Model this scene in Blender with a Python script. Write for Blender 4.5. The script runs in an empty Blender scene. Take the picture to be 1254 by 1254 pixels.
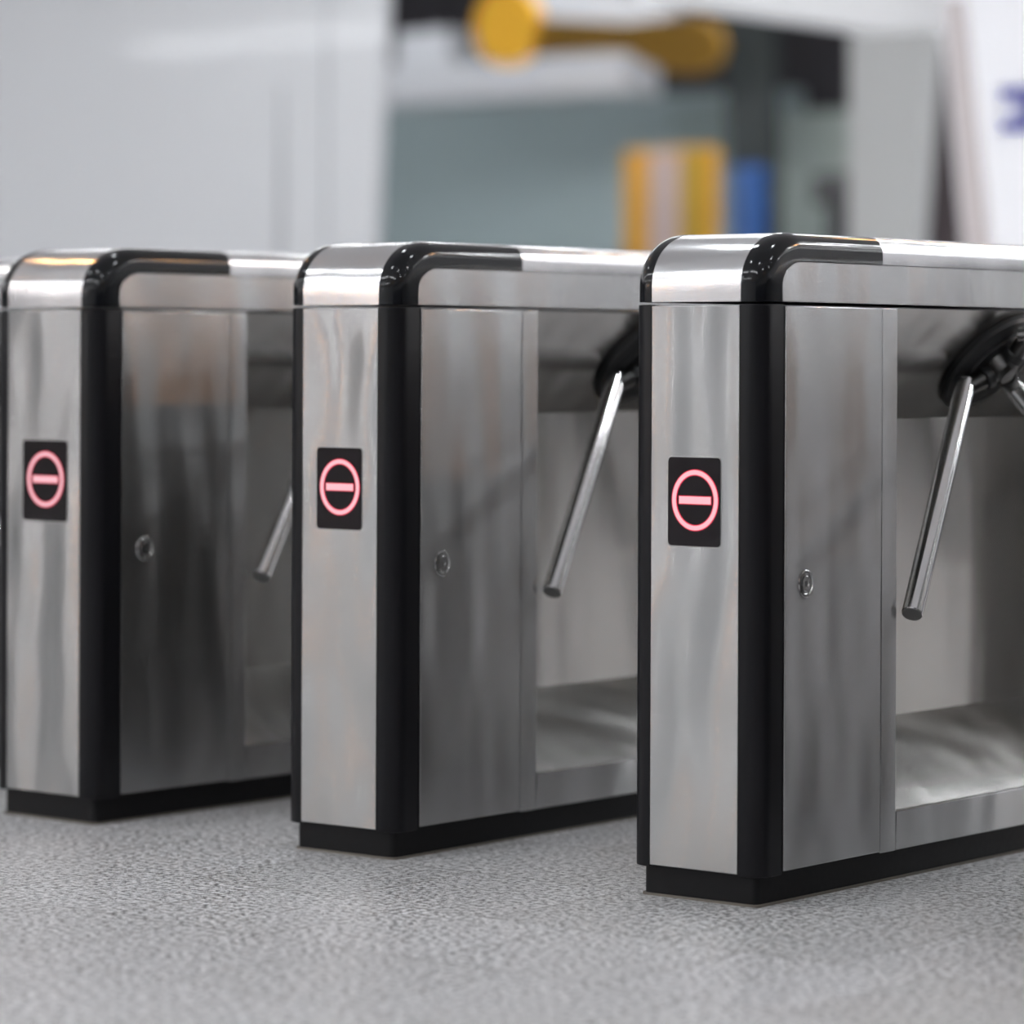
import bpy, bmesh, math, random
from mathutils import Vector, Matrix
random.seed(7)
C = bpy.context.scene.collection
PI = math.pi

# ------------------------------------------------------------------ materials
def new_mat(name):
    m = bpy.data.materials.new(name); m.use_nodes = True
    nt = m.node_tree
    return m, nt, nt.nodes['Principled BSDF']

def plain(name, col, rough=0.5, metal=0.0, coat=0.0, coat_rough=0.06, emit=None, strength=0.0, grain=0.0, spec=0.5, bump=0.0):
    m, nt, b = new_mat(name)
    b.inputs['Base Color'].default_value = (*col, 1)
    b.inputs['Roughness'].default_value = rough
    b.inputs['Metallic'].default_value = metal
    b.inputs['Coat Weight'].default_value = coat
    b.inputs['Coat Roughness'].default_value = coat_rough
    b.inputs['Specular IOR Level'].default_value = spec
    if emit:
        b.inputs['Emission Color'].default_value = (*emit, 1)
        b.inputs['Emission Strength'].default_value = strength
    if grain or bump:
        tc = nt.nodes.new('ShaderNodeTexCoord')
        n = nt.nodes.new('ShaderNodeTexNoise'); n.inputs['Scale'].default_value = 90; n.inputs['Detail'].default_value = 4
        nt.links.new(tc.outputs['Object'], n.inputs['Vector'])
        if grain:
            mr = nt.nodes.new('ShaderNodeMapRange')
            mr.inputs['To Min'].default_value = max(0.02, rough - grain); mr.inputs['To Max'].default_value = rough + grain
            nt.links.new(n.outputs['Fac'], mr.inputs['Value']); nt.links.new(mr.outputs['Result'], b.inputs['Roughness'])
        if bump:
            bp = nt.nodes.new('ShaderNodeBump'); bp.inputs['Strength'].default_value = bump; bp.inputs['Distance'].default_value = 0.001
            nt.links.new(n.outputs['Fac'], bp.inputs['Height']); nt.links.new(bp.outputs['Normal'], b.inputs['Normal'])
    return m

def steel(name, col, rough, wave, aniso=0.5, rot=0.0):
    """brushed stainless sheet: fine brushing lines across `stretch`, gentle oil-can waviness"""
    m, nt, b = new_mat(name)
    L = nt.links
    b.inputs['Metallic'].default_value = 1.0
    b.inputs['Anisotropic'].default_value = aniso
    b.inputs['Anisotropic Rotation'].default_value = rot
    tg = nt.nodes.new('ShaderNodeCombineXYZ'); tg.inputs[2].default_value = 1
    L.new(tg.outputs['Vector'], b.inputs['Tangent'])
    tc = nt.nodes.new('ShaderNodeTexCoord')
    info = nt.nodes.new('ShaderNodeObjectInfo')
    off = nt.nodes.new('ShaderNodeVectorMath'); off.operation = 'ADD'
    sc = nt.nodes.new('ShaderNodeVectorMath'); sc.operation = 'SCALE'; sc.inputs['Scale'].default_value = 0.37
    L.new(info.outputs['Location'], sc.inputs[0])
    L.new(tc.outputs['Object'], off.inputs[0]); L.new(sc.outputs['Vector'], off.inputs[1])
    # handling smudges
    sm = nt.nodes.new('ShaderNodeTexNoise'); sm.inputs['Scale'].default_value = 5; sm.inputs['Detail'].default_value = 2
    L.new(off.outputs['Vector'], sm.inputs['Vector'])
    ms = nt.nodes.new('ShaderNodeMapRange'); ms.inputs['From Min'].default_value = .35; ms.inputs['From Max'].default_value = .75
    ms.inputs['To Min'].default_value = rough; ms.inputs['To Max'].default_value = rough + .01
    L.new(sm.outputs['Fac'], ms.inputs['Value'])
    L.new(ms.outputs['Result'], b.inputs['Roughness'])
    mix = nt.nodes.new('ShaderNodeMix'); mix.data_type = 'RGBA'
    mix.inputs[6].default_value = (*[c * .97 for c in col], 1); mix.inputs[7].default_value = (*[min(1, c * 1.03) for c in col], 1)
    L.new(sm.outputs['Fac'], mix.inputs[0]); L.new(mix.outputs[2], b.inputs['Base Color'])
    # waviness of the sheet
    wm = nt.nodes.new('ShaderNodeMapping'); wm.inputs['Scale'].default_value = (8, 8, 2.6)
    L.new(off.outputs['Vector'], wm.inputs['Vector'])
    w = nt.nodes.new('ShaderNodeTexNoise'); w.inputs['Scale'].default_value = 1; w.inputs['Detail'].default_value = 1.0
    L.new(wm.outputs['Vector'], w.inputs['Vector'])
    b1 = nt.nodes.new('ShaderNodeBump'); b1.inputs['Strength'].default_value = 1; b1.inputs['Distance'].default_value = wave
    L.new(w.outputs['Fac'], b1.inputs['Height'])
    L.new(b1.outputs['Normal'], b.inputs['Normal'])
    return m

M = {}
STEEL = (.45, .45, .455)
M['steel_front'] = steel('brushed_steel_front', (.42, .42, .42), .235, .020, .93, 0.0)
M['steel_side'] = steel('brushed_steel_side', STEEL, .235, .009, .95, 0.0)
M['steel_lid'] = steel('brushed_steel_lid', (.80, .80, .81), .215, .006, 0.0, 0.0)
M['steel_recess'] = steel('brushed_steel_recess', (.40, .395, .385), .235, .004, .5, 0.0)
M['chrome'] = plain('polished_chrome', (.93, .93, .94), .09, 1.0, grain=.03)
M['dull_metal'] = plain('dull_dark_metal', (.10, .10, .10), .35, 1.0, grain=.05)
M['cap_grey'] = plain('grey_cap_plastic', (.16, .16, .16), .45)
M['lock_metal'] = plain('lock_metal', (.42, .42, .42), .18, 1.0)
M['gloss_black'] = plain('gloss_black_plastic', (.006, .007, .009), .12, 0, coat=.25, spec=.3)
M['satin_black'] = plain('satin_black_paint', (.008, .008, .010), .32, 0, spec=.22)
M['matt_black'] = plain('matt_black_plinth', (.006, .006, .007), .5, 0, grain=.08, bump=.1, spec=.25)
M['hub_black'] = plain('hub_black_rubber', (.016, .017, .019), .42, 0, grain=.06)
M['screen_black'] = plain('display_black', (.010, .007, .009), .15, 0, spec=.25)
M['screen_rim'] = plain('display_rim_metal', (.5, .5, .5), .4, 1.0)
M['lit_pink'] = plain('lit_symbol_core', (.1, .02, .03), .4, emit=(1.0, .52, .58), strength=1.5)
M['lit_red'] = plain('lit_symbol_edge', (.1, .0, .01), .4, emit=(.75, .012, .06), strength=1.4)
M['sealant'] = plain('grey_brown_sealant', (.19, .17, .145), .8, bump=.3)

# granite tiled floor
def granite():
    m, nt, b = new_mat('granite_tiles'); L = nt.links
    tc = nt.nodes.new('ShaderNodeTexCoord')
    v = nt.nodes.new('ShaderNodeTexNoise'); v.inputs['Scale'].default_value = 95; v.inputs['Detail'].default_value = 3; v.inputs['Roughness'].default_value = .65
    L.new(tc.outputs['Object'], v.inputs['Vector'])
    v2 = nt.nodes.new('ShaderNodeTexNoise'); v2.inputs['Scale'].default_value = 420; v2.inputs['Detail'].default_value = 2
    L.new(tc.outputs['Object'], v2.inputs['Vector'])
    add = nt.nodes.new('ShaderNodeMath'); add.operation = 'MULTIPLY_ADD'; add.inputs[1].default_value = .45
    L.new(v2.outputs['Fac'], add.inputs[0]); L.new(v.outputs['Fac'], add.inputs[2])
    cr = nt.nodes.new('ShaderNodeValToRGB')
    e = cr.color_ramp.elements
    e[0].position = .60; e[0].color = (.045, .045, .048, 1)
    e[1].position = .85; e[1].color = (.92, .92, .93, 1)
    x = e.new(.67); x.color = (.46, .46, .465, 1)
    x = e.new(.755); x.color = (.72, .72, .725, 1)
    L.new(add.outputs['Value'], cr.inputs['Fac'])
    # per-tile tone and joints
    br = nt.nodes.new('ShaderNodeTexBrick'); br.offset = .5
    br.inputs['Scale'].default_value = 1.0; br.inputs['Mortar Size'].default_value = .0019; br.inputs['Mortar Smooth'].default_value = .3
    br.inputs['Brick Width'].default_value = .30; br.inputs['Row Height'].default_value = .33
    br.inputs['Color1'].default_value = (.90, .90, .90, 1); br.inputs['Color2'].default_value = (1.05, 1.05, 1.06, 1)
    br.inputs['Mortar'].default_value = (.46, .45, .44, 1)
    mp = nt.nodes.new('ShaderNodeMapping'); mp.inputs['Location'].default_value = (.02, -.02, 0)
    L.new(tc.outputs['Object'], mp.inputs['Vector']); L.new(mp.outputs['Vector'], br.inputs['Vector'])
    mul = nt.nodes.new('ShaderNodeMix'); mul.data_type = 'RGBA'; mul.blend_type = 'MULTIPLY'; mul.inputs[0].default_value = 1
    L.new(cr.outputs['Color'], mul.inputs[6]); L.new(br.outputs['Color'], mul.inputs[7])
    # broad soiling
    n3 = nt.nodes.new('ShaderNodeTexNoise'); n3.inputs['Scale'].default_value = 1.7; n3.inputs['Detail'].default_value = 4
    L.new(tc.outputs['Object'], n3.inputs['Vector'])
    mr = nt.nodes.new('ShaderNodeMapRange'); mr.inputs['To Min'].default_value = .88; mr.inputs['To Max'].default_value = 1.1
    L.new(n3.outputs['Fac'], mr.inputs['Value'])
    vm = nt.nodes.new('ShaderNodeVectorMath'); vm.operation = 'SCALE'
    L.new(mul.outputs[2], vm.inputs[0]); L.new(mr.outputs['Result'], vm.inputs['Scale'])
    L.new(vm.outputs['Vector'], b.inputs['Base Color'])
    rr = nt.nodes.new('ShaderNodeMapRange'); rr.inputs['To Min'].default_value = .28; rr.inputs['To Max'].default_value = .5
    L.new(v.outputs['Fac'], rr.inputs['Value']); L.new(rr.outputs['Result'], b.inputs['Roughness'])
    bp = nt.nodes.new('ShaderNodeBump'); bp.inputs['Strength'].default_value = .10; bp.inputs['Distance'].default_value = .0012
    L.new(add.outputs['Value'], bp.inputs['Height']); L.new(bp.outputs['Normal'], b.inputs['Normal'])
    return m
M['granite'] = granite()
M['wall_pale'] = plain('pale_wall_panels', (.68, .695, .72), .5, coat=.4, coat_rough=.05)
M['wall_joint'] = plain('wall_joint_grey', (.40, .41, .43), .6)
M['teal'] = plain('teal_glass_panels', (.48, .58, .60), .2, spec=.6, grain=.03)
M['teal_light'] = plain('pale_teal_panels', (.38, .46, .46), .3, grain=.04)
M['beam'] = plain('pale_beam_paint', (.52, .53, .56), .5, grain=.05)
M['dark_void'] = plain('dark_purple_grey', (.060, .055, .064), .6, grain=.05)
M['dark_green'] = plain('dark_green_grey', (.05, .06, .062), .5, grain=.05)
M['green_pale'] = plain('pale_green_wall', (.46, .53, .50), .5, grain=.05)
M['pillar'] = plain('pale_grey_stone', (.66, .67, .66), .5, grain=.05)
M['brown'] = plain('dark_brown_cladding', (.13, .105, .11), .5, grain=.05)
M['sign_white'] = plain('lit_white_sign', (.7, .7, .72), .4, emit=(.80, .82, .90), strength=.55)
M['sign_pink'] = plain('white_sign_side', (.66, .60, .60), .4)
M['sign_blue'] = plain('blue_lettering', (.10, .11, .42), .5)
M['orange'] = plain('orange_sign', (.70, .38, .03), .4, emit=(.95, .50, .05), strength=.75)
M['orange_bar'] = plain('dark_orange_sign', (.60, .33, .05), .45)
M['machine_orange'] = plain('orange_enamel', (.95, .50, .06), .35)
M['machine_pink'] = plain('pale_pink_panel', (.78, .62, .58), .4)
M['machine_mustard'] = plain('mustard_enamel', (.68, .44, .07), .35)
M['machine_blue'] = plain('blue_enamel', (.05, .16, .50), .35)
M['machine_blue_light'] = plain('light_blue_enamel', (.12, .22, .50), .35)
M['white_paint'] = plain('white_soffit_paint', (.80, .80, .81), .5)
M['ceiling'] = plain('grey_ceiling_panels', (.65, .65, .66), .6)
M['hall_dark'] = plain('dark_hall_wall', (.10, .10, .105), .6)
M['lamp'] = plain('lamp_diffuser', (.8, .8, .8), .5, emit=(.96, .98, 1.0), strength=42.0)
M['down_white'] = plain('downlight_white', (.8, .8, .8), .5, emit=(.93, .97, 1.0), strength=110.0)
M['down_warm'] = plain('downlight_warm', (.8, .6, .4), .5, emit=(1.0, .50, .18), strength=80.0)
M['strip_white'] = plain('strip_white', (.8, .8, .8), .5, emit=(.97, .98, 1.0), strength=55.0)
M['strip_warm'] = plain('strip_warm', (.8, .6, .4), .5, emit=(1.0, .48, .17), strength=60.0)
M['glow_dim'] = plain('dim_light_panel', (.45, .45, .46), .5, emit=(.85, .88, .95), strength=.22)
M['strong_white'] = plain('strong_downlight_white', (.8, .8, .8), .5, emit=(.95, .98, 1.0), strength=260.0)
M['strong_warm'] = plain('strong_downlight_warm', (.8, .6, .4), .5, emit=(1.0, .48, .16), strength=320.0)
M['glow_panel'] = plain('glowing_light_panel', (.7, .7, .7), .5, emit=(.88, .90, .95), strength=.60)  # emission added to brighten a white soffit
M['lamp_frame'] = plain('lamp_housing', (.6, .6, .6), .5)

# ------------------------------------------------------------------ mesh helpers
def link(name, bm, m, parent=None, smooth=20):
    bmesh.ops.recalc_face_normals(bm, faces=bm.faces)
    me = bpy.data.meshes.new(name); bm.to_mesh(me); bm.free()
    me.materials.append(M[m])
    if smooth:
        for p in me.polygons: p.use_smooth = True
        try: me.set_sharp_from_angle(angle=math.radians(smooth))
        except Exception: pass
    o = bpy.data.objects.new(name, me); C.objects.link(o)
    if parent: o.parent = parent
    return o

def bm_box(bm, x0, x1, y0, y1, z0, z1, bev=0.0, seg=2):
    g = bmesh.ops.create_cube(bm, size=1)
    vs = g['verts']
    for v in vs:
        v.co = Vector(((x0 + x1) / 2 + v.co.x * (x1 - x0), (y0 + y1) / 2 + v.co.y * (y1 - y0), (z0 + z1) / 2 + v.co.z * (z1 - z0)))
    if bev:
        es = list({e for v in vs for e in v.link_edges})
        bmesh.ops.bevel(bm, geom=es, offset=bev, segments=seg, profile=.5, affect='EDGES')
    return bm
def box(*a, **k): return bm_box(bmesh.new(), *a, **k)

def bm_prism(bm, poly, f0, f1, bev=0.0):
    """closed polygon of 2-D points; f0/f1 map (a, b) to 3-D for the two ends"""
    A = [bm.verts.new(f0(*p)) for p in poly]; B = [bm.verts.new(f1(*p)) for p in poly]
    n = len(poly); fs = [bm.faces.new(A), bm.faces.new(B[::-1])]
    for i in range(n): bm.faces.new((A[i], A[(i + 1) % n], B[(i + 1) % n], B[i]))
    if bev:
        es = [e for f in fs for e in f.edges]
        bmesh.ops.bevel(bm, geom=es, offset=bev, segments=2, profile=.5, affect='EDGES')
    return bm

def bm_tube(bm, pts, r, seg=24, cap=True):
    rings = []
    n = len(pts)
    for i, p in enumerate(pts):
        p = Vector(p)
        d = (Vector(pts[min(i + 1, n - 1)]) - Vector(pts[max(i - 1, 0)])).normalized()
        ax = d.cross(Vector((0, 0, 1)) if abs(d.z) < .95 else Vector((1, 0, 0))).normalized(); ay = d.cross(ax)
        rr = r[i] if isinstance(r, (list, tuple)) else r
        rings.append([bm.verts.new(p + ax * rr * math.cos(2 * PI * k / seg) + ay * rr * math.sin(2 * PI * k / seg)) for k in range(seg)])
    for a, b in zip(rings, rings[1:]):
        for k in range(seg): bm.faces.new((a[k], a[(k + 1) % seg], b[(k + 1) % seg], b[k]))
    if cap: bm.faces.new(rings[0]); bm.faces.new(rings[-1][::-1])
    return bm

def bm_lathe(bm, origin, axis, prof, seg=48):
    """profile of (radius, height along axis)"""
    o = Vector(origin); a = Vector(axis).normalized()
    x = a.cross(Vector((0, 0, 1)) if abs(a.z) < .95 else Vector((1, 0, 0))).normalized(); y = a.cross(x)
    rings = []
    for r, h in prof:
        if r < 1e-6: rings.append([bm.verts.new(o + a * h)])
        else: rings.append([bm.verts.new(o + a * h + (x * math.cos(2 * PI * k / seg) + y * math.sin(2 * PI * k / seg)) * r) for k in range(seg)])
    for A, B in zip(rings, rings[1:]):
        for k in range(seg):
            k2 = (k + 1) % seg
            if len(A) == 1 and len(B) == 1: continue
            if len(A) == 1: bm.faces.new((A[0], B[k2], B[k]))
            elif len(B) == 1: bm.faces.new((A[k], A[k2], B[0]))
            else: bm.faces.new((A[k], A[k2], B[k2], B[k]))
    return bm

def rrect(cx, cz, w, h, r, n=6):
    pts = []
    for sx, sz, a0 in ((1, 1, 0), (-1, 1, 90), (-1, -1, 180), (1, -1, 270)):
        for i in range(n + 1):
            a = math.radians(a0 + 90 * i / n)
            pts.append((cx + sx * (w / 2 - r) + r * math.cos(a), cz + sz * (h / 2 - r) + r * math.sin(a)))
    return pts

def thing(name, label, cat, loc=(0, 0, 0), rz=0, group=None):
    o = bpy.data.objects.new(name, None); C.objects.link(o)
    o.empty_display_size = .1
    o.location = loc; o.rotation_euler = (0, 0, rz)
    o['label'] = label; o['category'] = cat
    if group: o['group'] = group
    return o
def tag(o, label, cat, group=None):
    o['label'] = label; o['category'] = cat
    if group: o['group'] = group
    return o
def struct(name, bm, m, label=None, cat=None):
    o = link(name, bm, m); o['kind'] = 'structure'
    if label: o['label'] = label
    if cat: o['category'] = cat
    return o

# ------------------------------------------------------------------ turnstile
LEN = 1.5
ZS, ZTOP = .9, 1.007
def path_points(v0, v1):
    """stations along the lid from v0 to v1: (outer point, inner point) in the v-z plane, arcs at both ends"""
    pts = []
    N = 14
    fr = [((0, .9015), (.0545, .9015)), ((0, .914), (.0545, .914)), ((0, .925), (.0545, .925))]
    for i in range(1, N + 1):
        t = PI / 2 * i / N
        fr.append(((.105 - .105 * math.cos(t), .925 + .082 * math.sin(t)), (.105 - .0505 * math.cos(t), .925 + .038 * math.sin(t))))
    if v0 is None: pts += fr
    else: pts.append(((v0, ZTOP), (v0, .963)))
    if v1 is None: pts += [((LEN - a[0], a[1]), (LEN - b[0], b[1])) for a, b in fr[::-1]]
    else: pts.append(((v1, ZTOP), (v1, .963)))
    return pts

def sweep(bm, prof, stations):
    rings = []
    for P, Q in stations:
        rings.append([bm.verts.new((u, P[0] + (Q[0] - P[0]) * t, P[1] + (Q[1] - P[1]) * t)) for u, t in prof])
    n = len(prof)
    for A, B in zip(rings, rings[1:]):
        for k in range(n): bm.faces.new((A[k], A[(k + 1) % n], B[(k + 1) % n], B[k]))
    bm.faces.new(rings[0]); bm.faces.new(rings[-1][::-1])
    return bm

def make_turnstile(W, label, loc, rz, reach=1.0, kx=1.0, kz=1.0, dz=0.0):
    t = thing('turnstile', label, 'turnstile', loc, rz, 'row of tripod turnstiles')
    R = .030
    def mir(poly, s): return [(u if s else W - u, b) for u, b in poly]
    # plinth and its sealant line
    pl = rrect(W / 2, LEN / 2, W - .032, LEN - .032, .010, 6)
    link('plinth', bm_prism(bmesh.new(), pl, lambda a, b: (a, b, .002), lambda a, b: (a, b, .0535)), 'matt_black', t)
    pl2 = rrect(W / 2, LEN / 2, W - .024, LEN - .024, .012, 6)
    link('sealant_bead', bm_prism(bmesh.new(), pl2, lambda a, b: (a, b, 0), lambda a, b: (a, b, .0035)), 'sealant', t)
    # corner columns
    prof = [(W - .0385, 0), (W - R, 0)]
    for i in range(1, 9):
        a = PI / 2 * i / 8; prof.append((W - R + R * math.sin(a), R - R * math.cos(a)))
    prof += [(W, .0592), (W - .009, .0592), (W - .009, R + .004), (W - R, .011), (W - .0385, .011)]
    for s in (1, 0):
        for e in (0, 1):
            q = [(u, b if not e else LEN - b) for u, b in mir(prof, s)]
            link('corner_column', bm_prism(bmesh.new(), q, lambda a, b: (a, b, .0455), lambda a, b: (a, b, .8975), .0012), 'satin_black', t)
    # end panels
    link('front_panel', box(.0396, W - .0396, -.0008, .012, .0485, .8958, .0014), 'steel_front', t)
    link('rear_panel', box(.0392, W - .0392, LEN - .012, LEN - .0016, .0485, .8965, .0013), 'steel_front', t)
    # lit display on the front panel
    cu, cz = W / 2 + .0003 + (kx - 1) * .028, .6008 + dz; du_ = .002
    d = link('display', bm_prism(bmesh.new(), rrect(cu, cz, .0965 * kx, .1335 * kz, .006), lambda a, b: (a, .0035, b), lambda a, b: (a, -.0022, b), .0006), 'screen_black', t)
    def ring(ax, az, w, y0, y1, n=56):
        bm = bmesh.new(); vs = []
        for k in range(n):
            c, s = math.cos(2 * PI * k / n), math.sin(2 * PI * k / n)
            vs.append([bm.verts.new((cu + du_ + (ax + dx) * c, y, cz + .0025 + (az + dx) * s)) for dx, y in ((0, y0), (0, y1), (-w, y1), (-w, y0))])
        for k in range(n):
            A, B = vs[k], vs[(k + 1) % n]
            for j in range(4): bm.faces.new((A[j], A[(j + 1) % 4], B[(j + 1) % 4], B[j]))
        return bm
    link('display_rim', bm_prism(bmesh.new(), rrect(cu, cz, .0965 * kx + .003, .1335 * kz + .003, .0075), lambda a, b: (a, .004, b), lambda a, b: (a, -.0013, b)), 'screen_rim', d)
    link('ring_edge', ring(.0432 * (.5 + .5 * kx), .0465 * kz, .0095, .002, -.0026), 'lit_red', d)['label'] = 'red glow outlining the lit ring'
    link('lit_ring', ring(.0419 * (.5 + .5 * kx), .0452 * kz, .0068, .002, -.0030), 'lit_pink', d)['label'] = 'glowing pinkish red no-entry ring'
    link('bar_edge', box(cu + du_ - .0300 * (.5 + .5 * kx), cu + du_ + .0300 * (.5 + .5 * kx), -.0026, .002, cz + .0025 - .0066, cz + .0025 + .0066), 'lit_red', d)
    link('lit_bar', box(cu + du_ - .0290 * (.5 + .5 * kx), cu + du_ + .0290 * (.5 + .5 * kx), -.0030, .002, cz + .0025 - .0055, cz + .0025 + .0055), 'lit_pink', d)['label'] = 'glowing pinkish red horizontal bar'
    # sides: door, post, sill and recess on the right-hand face; plain sheet on the left
    for e in (0, 1):
        f = (lambda v: v) if not e else (lambda v: LEN - v)
        def vb(u0, u1, a, b, z0, z1, bev): return box(u0, u1, min(f(a), f(b)), max(f(a), f(b)), z0, z1, bev)
        dr = link('door', vb(W - .012, W + .0022, .0612, .3264, .0505, .8955, .0014), 'steel_side', t)
        lk = link('lock', bm_lathe(bmesh.new(), (W + .0014, f(.116), .4775), (1, 0, 0),
             [(.0212, 0), (.0212, .0022), (.0196, .0034), (.0170, .0036), (.0158, .0014), (.0138, .0002), (.0126, .0002), (.0122, .0024), (.0112, .0030), (.0062, .0030), (.0056, .0016), (0, .0016)]), 'lock_metal', dr)
        link('post', vb(W - .012, W + .0006, .3296, .3738, .0478, .8958, .0014), 'steel_side', t)
    link('keyhole', box(W + .0026, W + .0034, .116 - .0012, .116 + .0012, .4775 - .0042, .4775 + .0042), 'matt_black', [c for c in t.children if c.name.startswith('door')][0])
    link('sill_panel', box(W - .010, W - .0004, .3756, LEN - .3756, .0478, .1100, .0022), 'steel_side', t)
    D = .16; ui = W - D
    Y0, Y1 = .3752, LEN - .3752
    pa = [(W - .003, .8962), (ui, .7200), (ui - .012, .7200), (ui - .012, .8962)]
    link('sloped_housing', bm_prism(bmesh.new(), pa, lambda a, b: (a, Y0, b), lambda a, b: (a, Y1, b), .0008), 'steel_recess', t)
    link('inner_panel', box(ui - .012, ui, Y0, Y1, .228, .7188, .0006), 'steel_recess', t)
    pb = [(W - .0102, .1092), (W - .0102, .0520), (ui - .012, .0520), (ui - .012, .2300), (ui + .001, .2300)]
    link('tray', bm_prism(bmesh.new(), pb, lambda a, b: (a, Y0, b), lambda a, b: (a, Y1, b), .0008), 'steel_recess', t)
    for e in (0, 1):
        v = .3742 if not e else LEN - .3742
        link('recess_end', box(ui - .012, W - .0122, v - .006 + .006 * e, v + .006 * e, .0520, .8960), 'steel_recess', t)
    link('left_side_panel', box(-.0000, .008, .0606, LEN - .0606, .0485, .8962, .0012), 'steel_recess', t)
    # lid
    arc = []
    for i in range(1, 9):
        a = PI / 2 * i / 8; arc.append((W - R + R * math.sin(a), .62 * (1 - math.cos(a))))
    tp = [(W - .0383, 0), (W - R, 0)] + arc + [(W, 1.0), (W - .010, 1.0), (W - .010, .70), (W - R, .26), (W - .0383, .26)]
    for s in (1, 0):
        p = mir(tp, s)
        link('corner_trim', sweep(bmesh.new(), p, path_points(None, .3302)), 'gloss_black', t)
        link('corner_trim', sweep(bmesh.new(), p, path_points(LEN - .3302, None)), 'gloss_black', t)
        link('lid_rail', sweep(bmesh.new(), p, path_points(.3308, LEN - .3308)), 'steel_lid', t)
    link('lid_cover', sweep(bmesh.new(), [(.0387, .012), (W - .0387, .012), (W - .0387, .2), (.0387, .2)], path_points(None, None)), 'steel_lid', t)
    st = path_points(None, None); side = [(max(min(q[0], LEN), 0), q[1] - .0012) if q[1] > .95 else q for p_, q in st]
    side = [(a + (.0012 if a < LEN / 2 else -.0012), b) for a, b in side]
    for s in (1, 0):
        x0, x1 = (W - .010, W - .0006) if s else (.0006, .010)
        link('lid_side_panel', bm_prism(bmesh.new(), side, lambda a, b: (x0, a, b), lambda a, b: (x1, a, b), .0010), 'steel_side', t)
    link('lid_base', box(.011, W - .011, .03, LEN - .03, .9018, .908), 'matt_black', t)
    # tripod hub
    n = Vector((.1762, 0, -D)).normalized()
    hc = (W - .241 + .1660, .775, .8155)
    hf = link('hub_flange', bm_lathe(bmesh.new(), hc, n,
        [(.1025, 0), (.1025, .008), (0.0995, .013), (.083, .019), (.080, .0205), (.077, .0190), (.072, .0190), (.070, .0225), (.040, .030), (.034, .036), (0, .038)], 64), 'hub_black', t)
    H = Vector((W - .241 + .2051, .7543, .7996))
    link('hub_core', bm_lathe(bmesh.new(), H - n * .03, n, [(.030, 0), (.030, .024), (.026, .040), (.016, .047), (0, .049)], 32), 'dull_metal', t)
    du = W - .241
    arms = [((.262, .748, .857), (.719, .723, .892)), ((.173, .687, .767), (.253, .401, .417)), ((.180, .827, .774), (.291, 1.138, .455))]
    for i, (B, E) in enumerate(arms):
        if i == 0: E = tuple(b + (e - b) * reach for b, e in zip(B, E))
        B = Vector(B) + Vector((du, 0, 0)); E = Vector(E) + Vector((du, 0, 0))
        d = (E - B).normalized(); q = (B - H).normalized()
        ra = .0168
        arm = link('arm', bm_tube(bmesh.new(), [B - d * .017, B - d * .015, E - d * .0015, E], [ra - .002, ra, ra, ra - .001], 32), 'chrome', t)
        arm['label'] = 'polished chrome arm'
        link('arm_socket', bm_tube(bmesh.new(), [H + q * .012, B - q * .004], .0150, 24), 'dull_metal', arm)
        link('collar', bm_tube(bmesh.new(), [H + q * .026, H + q * .028, H + q * .040, H + q * .042], [.017, .0190, .0190, .017], 28), 'hub_black', arm)
        link('end_cap', bm_tube(bmesh.new(), [E - d * .002, E + d * .0012, E + d * .002], [.0158, .0158, .0148], 28), 'cap_grey', arm)
    return t

def dup(o, label=None, parent=None):
    c = o.copy(); C.objects.link(c)
    if parent: c.parent = parent
    if label: c['label'] = label
    for ch in list(o.children): dup(ch, None, c)
    return c

r_near = make_turnstile(.241, 'nearest stainless turnstile on the right, whole tripod hub and front in view', (0, 0, 0), 0)
r_left = make_turnstile(.265, 'stainless turnstile on the left, its arm half hidden behind the middle one', (-1.426, .0137, 0), -.0187, .80, 1.17, 1.06, -.004)
r_mid = dup(r_near, 'stainless turnstile standing between the left and the nearest right one'); r_mid.location = (-.7303, .0212, 0); r_mid.rotation_euler = (0, 0, .0101)
r_far = dup(r_near, 'turnstile at the left edge, only a sliver of its lid behind the left one'); r_far.location = (-2.145, .02, 0)
r_out = dup(r_near, 'turnstile just beyond the right edge of the photo, right of the nearest one'); r_out.location = (.735, 0, 0)  # out of view; added so its reflection darkens the nearest door

# ------------------------------------------------------------------ setting
struct('floor', box(-22, 9, -14, 22, -.1, 0), 'granite')
struct('ceiling', box(-22, 9, -14, 22, 3.6, 3.75), 'ceiling')
# back wall on the left with a slightly raked end
bm = bm_prism(bmesh.new(), [(-22, 0), (-6.665, 0), (-6.452, 3.6), (-22, 3.6)], lambda a, b: (a, 7.0, b), lambda a, b: (a, 7.05, b))
struct('wall_back', bm, 'wall_pale')
struct('trim_1', bm_prism(bmesh.new(), [(-7.16, 0), (-7.08, 0), (-7.11, 2.0), (-7.122, 2.0)], lambda a, b: (a, 6.992, b), lambda a, b: (a, 7.0, b)), 'wall_joint')
struct('trim_2', box(-6.858, -6.850, 6.992, 7.0, 0, 3.6), 'wall_joint')
struct('wall_far', box(-22, 9, 14.0, 14.3, 0, 3.6), 'dark_void')
struct('wall_hall', box(-4, 8.6, 13.7, 13.9, 1.7, 3.6), 'white_paint')  # unseen white wall added to brighten reflections in lids and doors
struct('baseboard_hall', box(-4, 8.6, 13.68, 13.9, 0, 1.7), 'dark_void')  # unseen dark lower wall added to darken low reflections in the steel
struct('baseboard_right', box(8.58, 8.6, -12, 13.6, 0, 1.7), 'dark_void')  # same added dark lower part along the right wall
struct('wall_right', box(8.6, 9, -14, 22, 0, 3.6), 'white_paint')

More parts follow.
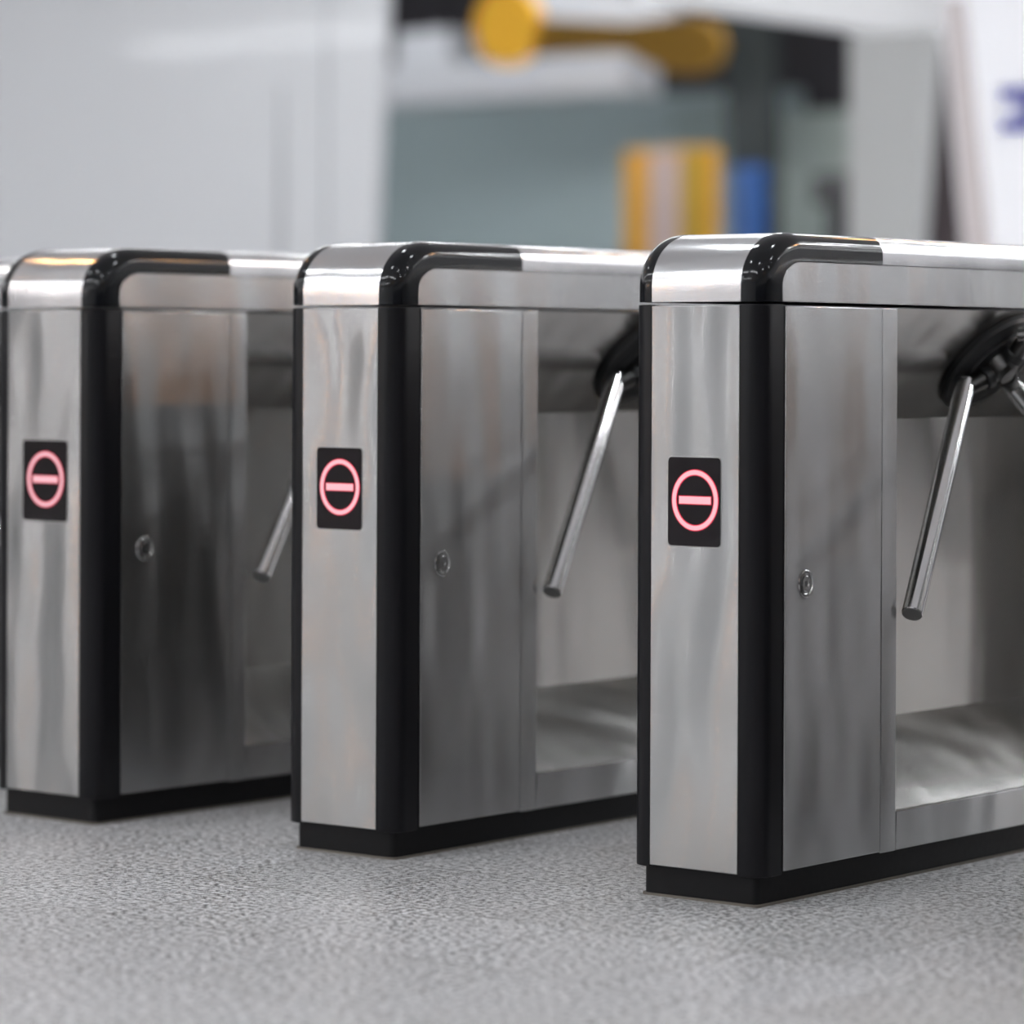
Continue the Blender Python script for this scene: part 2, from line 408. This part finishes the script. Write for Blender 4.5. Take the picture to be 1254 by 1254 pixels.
def ceiling_lamp(x0, x1, y, z, w=.13):
    t = thing('ceiling_light', 'slim linear lamp under the hall ceiling', 'ceiling light', ((x0 + x1) / 2, y, z), 0, 'linear lamps on the ceiling')
    h = (x1 - x0) / 2
    link('housing', box(-h - .02, h + .02, -w / 2 - .02, w / 2 + .02, -.03, .03), 'lamp_frame', t)
    link('diffuser', box(-h, h, -w / 2, w / 2, -.05, -.028), 'lamp', t)
    return t
ceiling_lamp(-18.5, -15.4, -3.6, 3.57, .26)
for x0 in (-17, -12.5): ceiling_lamp(x0, x0 + 3.6, 3.2, 3.57)  # added to brighten the pale back wall
for x0, y in ((-16, 1.2), (-7.2, 5.2), (.2, 6.6), (.4, 9.5), (4.6, 9.5), (-3.6, 12.3), (.4, 12.3), (4.4, 12.3)): ceiling_lamp(x0, x0 + 3.6, y, 3.57)  # extra lamps added to brighten walls, pillar and steel reflections
for x0 in (-12, -7.5, -3): ceiling_lamp(x0, x0 + 3.6, -7.6, 3.57)
for y in (-3.6, 6.0, 11.4):
    for x0 in ((-14, -9.5, -5, -.5) if y < 0 else (4,) if y < 8 else (-13, -9.4, -5.8)):  # farthest row added to light the far side
        ceiling_lamp(x0, x0 + 3.6, y, 3.57)
def downlight(x, y, warm, r=.11, strong=False):
    t = thing('downlight', ('warm orange' if warm else 'white') + ' round downlight set in the hall ceiling', 'ceiling light', (x, y, 3.6), 0, ('warm' if warm else 'white') + ' downlights in the ceiling')
    link('bezel', bm_lathe(bmesh.new(), (0, 0, 0), (0, 0, -1), [(r + .03, 0), (r + .03, .012), (r, .014), (r, 0)], 24), 'lamp_frame', t)
    link('lens', bm_lathe(bmesh.new(), (0, 0, 0), (0, 0, -1), [(r - .002, .002), (r - .002, .009), (0, .009)], 24), ('strong_' if strong else 'down_') + ('warm' if warm else 'white'), t)
for i, x in enumerate((-14, -11.5, -9, -6.5, -4, -1.5, 1, 3.5, 6)):
    for j, y in enumerate((-11, -8.5, -6, -1.5, .8, 4.6)):
        downlight(x + .6 * (j % 2), y, (i * 2 + j * 3) % 5 == 0)

for i, x in enumerate((-3.2, -2.0, -.8, .4, 1.6, 2.5, 3.4, 4.4)):
    downlight(x, 5.2, i == 6, .14, i > 3)  # extra row, stronger to the right, added for streaks in the doors
# wall behind the viewer; tall lit strips added for streaks on the steel
struct('wall_front', box(-22, 8.6, -12.6, -12.3, 0, 3.6), 'white_paint')
for x, m in ((-8.55, 'white'), (-10.75, 'warm'), (-11.75, 'white'), (-13.4, 'white'), (-14.6, 'white')):
    t = thing('wall_lamp', ('orange' if m == 'warm' else 'white') + ' tall strip lamp on the wall behind the viewer', 'wall lamp', (x, -12.3, 2.2), 0, ('orange' if m == 'warm' else 'white') + ' strip lamps')
    link('housing', box(-.10, .10, 0, .04, -.02, 1.12), 'lamp_frame', t)
    link('diffuser', box(-.05, .05, .04, .06, 0, 1.1), 'strip_' + m, t)

# ------------------------------------------------------------------ far side of the hall
struct('wall_shop', box(-14, -9.0, 13.6, 13.9, 0, 2.50), 'teal')
struct('wall_shop_bright', box(-9.75, -9.0, 13.54, 13.6, 1.75, 2.42), 'teal_light')
struct('trim_3', box(-12.5, -8.98, 12.0, 12.35, 2.372, 2.612), 'beam')
tag(link('wall_box', box(-11.167, -10.73, 12.5, 12.8, 2.66, 2.88, .01), 'beam'), 'pale grey box fixed above the beam beside the pale wall', 'box')
tag(link('ceiling_light_panel', bm_prism(bmesh.new(), [(-10.07, 2.84), (-8.97, 2.82), (-8.7, 3.6), (-10.5, 3.6)], lambda a, b: (a, 12.4, b), lambda a, b: (a, 12.6, b)), 'glow_dim'), 'pale glowing light panel behind the hanging orange sign', 'light panel')
# hanging orange wayfinding sign
t = thing('hanging_sign', 'orange hanging sign with a bright round disc and darker bar', 'sign', (-8.6, 11.0, 2.4))
def disc(cx, cz, r, y0, y1, n=40):
    return bm_prism(bmesh.new(), [(cx + r * math.cos(2 * PI * k / n), cz + r * math.sin(2 * PI * k / n)) for k in range(n)], lambda a, b: (a, y0, b), lambda a, b: (a, y1, b), .004)
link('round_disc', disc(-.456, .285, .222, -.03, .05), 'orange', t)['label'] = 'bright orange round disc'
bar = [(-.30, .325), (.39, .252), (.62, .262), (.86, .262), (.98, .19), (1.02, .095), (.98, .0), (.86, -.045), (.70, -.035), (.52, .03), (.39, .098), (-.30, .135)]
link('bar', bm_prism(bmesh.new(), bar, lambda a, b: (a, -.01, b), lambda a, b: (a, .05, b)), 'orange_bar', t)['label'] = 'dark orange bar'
for x in (-.35, .75): link('hanger', bm_tube(bmesh.new(), [(x, .02, .2), (x, .02, 1.2)], .012, 10), 'dark_void', t)
# poster stands
def poster_stand(label, x0, x1, y, h, bands):
    t = thing('poster_stand', label, 'poster stand', ((x0 + x1) / 2, y, 0))
    c = (x0 + x1) / 2
    link('board', box(x0 - c, x1 - c, 0, .05, .02, h, .01), bands[0][2], t)
    for a, b, m in bands[1:]:
        link('colour_band', box(a - c, b - c, -.012, 0, .06, h - .015, .003), m, t)
    link('foot', box(x0 - c + .02, x1 - c - .02, -.10, .14, 0, .02, .004), 'matt_black', t)
poster_stand('tall orange poster stand with a pale pink middle band', -8.985, -8.335, 12.0, 2.03,
        [(0, 0, 'machine_orange'), (-8.80, -8.575, 'machine_pink'), (-8.565, -8.40, 'machine_mustard')])
poster_stand('narrow blue poster stand to the right of the orange one', -8.445, -8.215, 12.3, 1.935,
        [(0, 0, 'machine_blue'), (-8.42, -8.31, 'machine_blue_light')])
# structure to the right
struct('trim_4', bm_prism(bmesh.new(), [(-8.80, 0), (-8.58, 0), (-8.66, 3.6), (-9.05, 3.6)], lambda a, b: (a, 13.0, b), lambda a, b: (a, 13.1, b)), 'dark_green')
struct('wall_recess', box(-9.0, -7.0, 13.55, 13.85, 0, 2.34), 'green_pale')
t = thing('monitor_stand', 'dark monitor on a post against the pale green wall', 'monitor', (-7.89, 12.6, 0))
link('screen', box(-.155, .155, -.04, .04, 1.71, 1.89, .01), 'hall_dark', t); link('post', box(-.055, .055, -.03, .03, .02, 1.71, .005), 'dark_void', t)
link('base', box(-.12, .12, -.2, .2, 0, .02, .004), 'dark_void', t)
struct('trim_5', bm_prism(bmesh.new(), [(-5.47, 0), (-5.235, 0), (-5.035, 2.29), (-5.47, 2.29)], lambda a, b: (a, 9.0, b), lambda a, b: (a, 9.1, b)), 'pillar')
struct('wall_brown', box(-6.6, -4.6, 11.0, 11.3, 0, 3.6), 'brown')
tag(link('ceiling_light_box', box(-6.15, -6.0, 8.3, 10.95, 2.42, 3.6, .01), 'glow_panel'), 'long white light box hung from the ceiling above the pale pillar', 'light box')  # white soffit; its glow is added, no lamp inside
# lit white sign board at the right
t = thing('sign_board', 'tall white lit sign board with blue lettering at the right edge', 'sign', (-3.4, 8.0, 0))
link('panel', bm_prism(bmesh.new(), [(-.72, 0), (.9, 0), (.9, 2.8), (-1.03, 2.8)], lambda a, b: (a, 0, b), lambda a, b: (a, .2, b)), 'sign_white', t)
link('edge_strip', bm_prism(bmesh.new(), [(-.72, 0), (-.56, 0), (-.86, 2.3), (-.95, 2.3)], lambda a, b: (a, -.012, b), lambda a, b: (a, 0, b)), 'sign_pink', t)
for a, b, z0, z1 in ((-.69, -.50, 1.86, 1.925), (-.69, -.50, 1.735, 1.80), (-.60, -.50, 1.79, 1.87)):
    link('lettering', box(a, b, -.008, 0, z0, z1), 'sign_blue', t)

# ------------------------------------------------------------------ camera
cam = bpy.data.cameras.new('camera'); co = bpy.data.objects.new('camera', cam); C.objects.link(co)
F = math.exp(8.3546)
cam.sensor_width = 36; cam.lens = F * 36 / 1254
cam.shift_y = -(627 - 438.73) / 1254
ya, ro = .6739, .0042
fw = Vector((-math.sin(ya), math.cos(ya), 0)); rt = Vector((math.cos(ya), math.sin(ya), 0)); up = Vector((0, 0, 1))
r2 = rt * math.cos(ro) + up * math.sin(ro); u2 = up * math.cos(ro) - rt * math.sin(ro)
mw = Matrix((( r2.x, u2.x, -fw.x, 3.1574), (r2.y, u2.y, -fw.y, -4.2437), (r2.z, u2.z, -fw.z, .8153), (0, 0, 0, 1)))
co.matrix_world = mw
cam.dof.use_dof = True; cam.dof.focus_distance = 5.35; cam.dof.aperture_fstop = 1.95
cam.clip_end = 200
sc = bpy.context.scene; sc.camera = co

w = bpy.data.worlds.new('hall_air'); sc.world = w; w.use_nodes = True
w.node_tree.nodes['Background'].inputs['Color'].default_value = (.55, .57, .60, 1)
w.node_tree.nodes['Background'].inputs['Strength'].default_value = .35

sc.view_settings.view_transform = 'Standard'; sc.view_settings.look = 'None'
sc.view_settings.gamma = 1; sc.view_settings.use_curve_mapping = False
sc.view_settings.exposure = -0.62
sc.cycles.use_denoising = True; sc.cycles.use_adaptive_sampling = False
sc.cycles.sample_clamp_indirect = 8
sc.cycles.max_bounces = 8
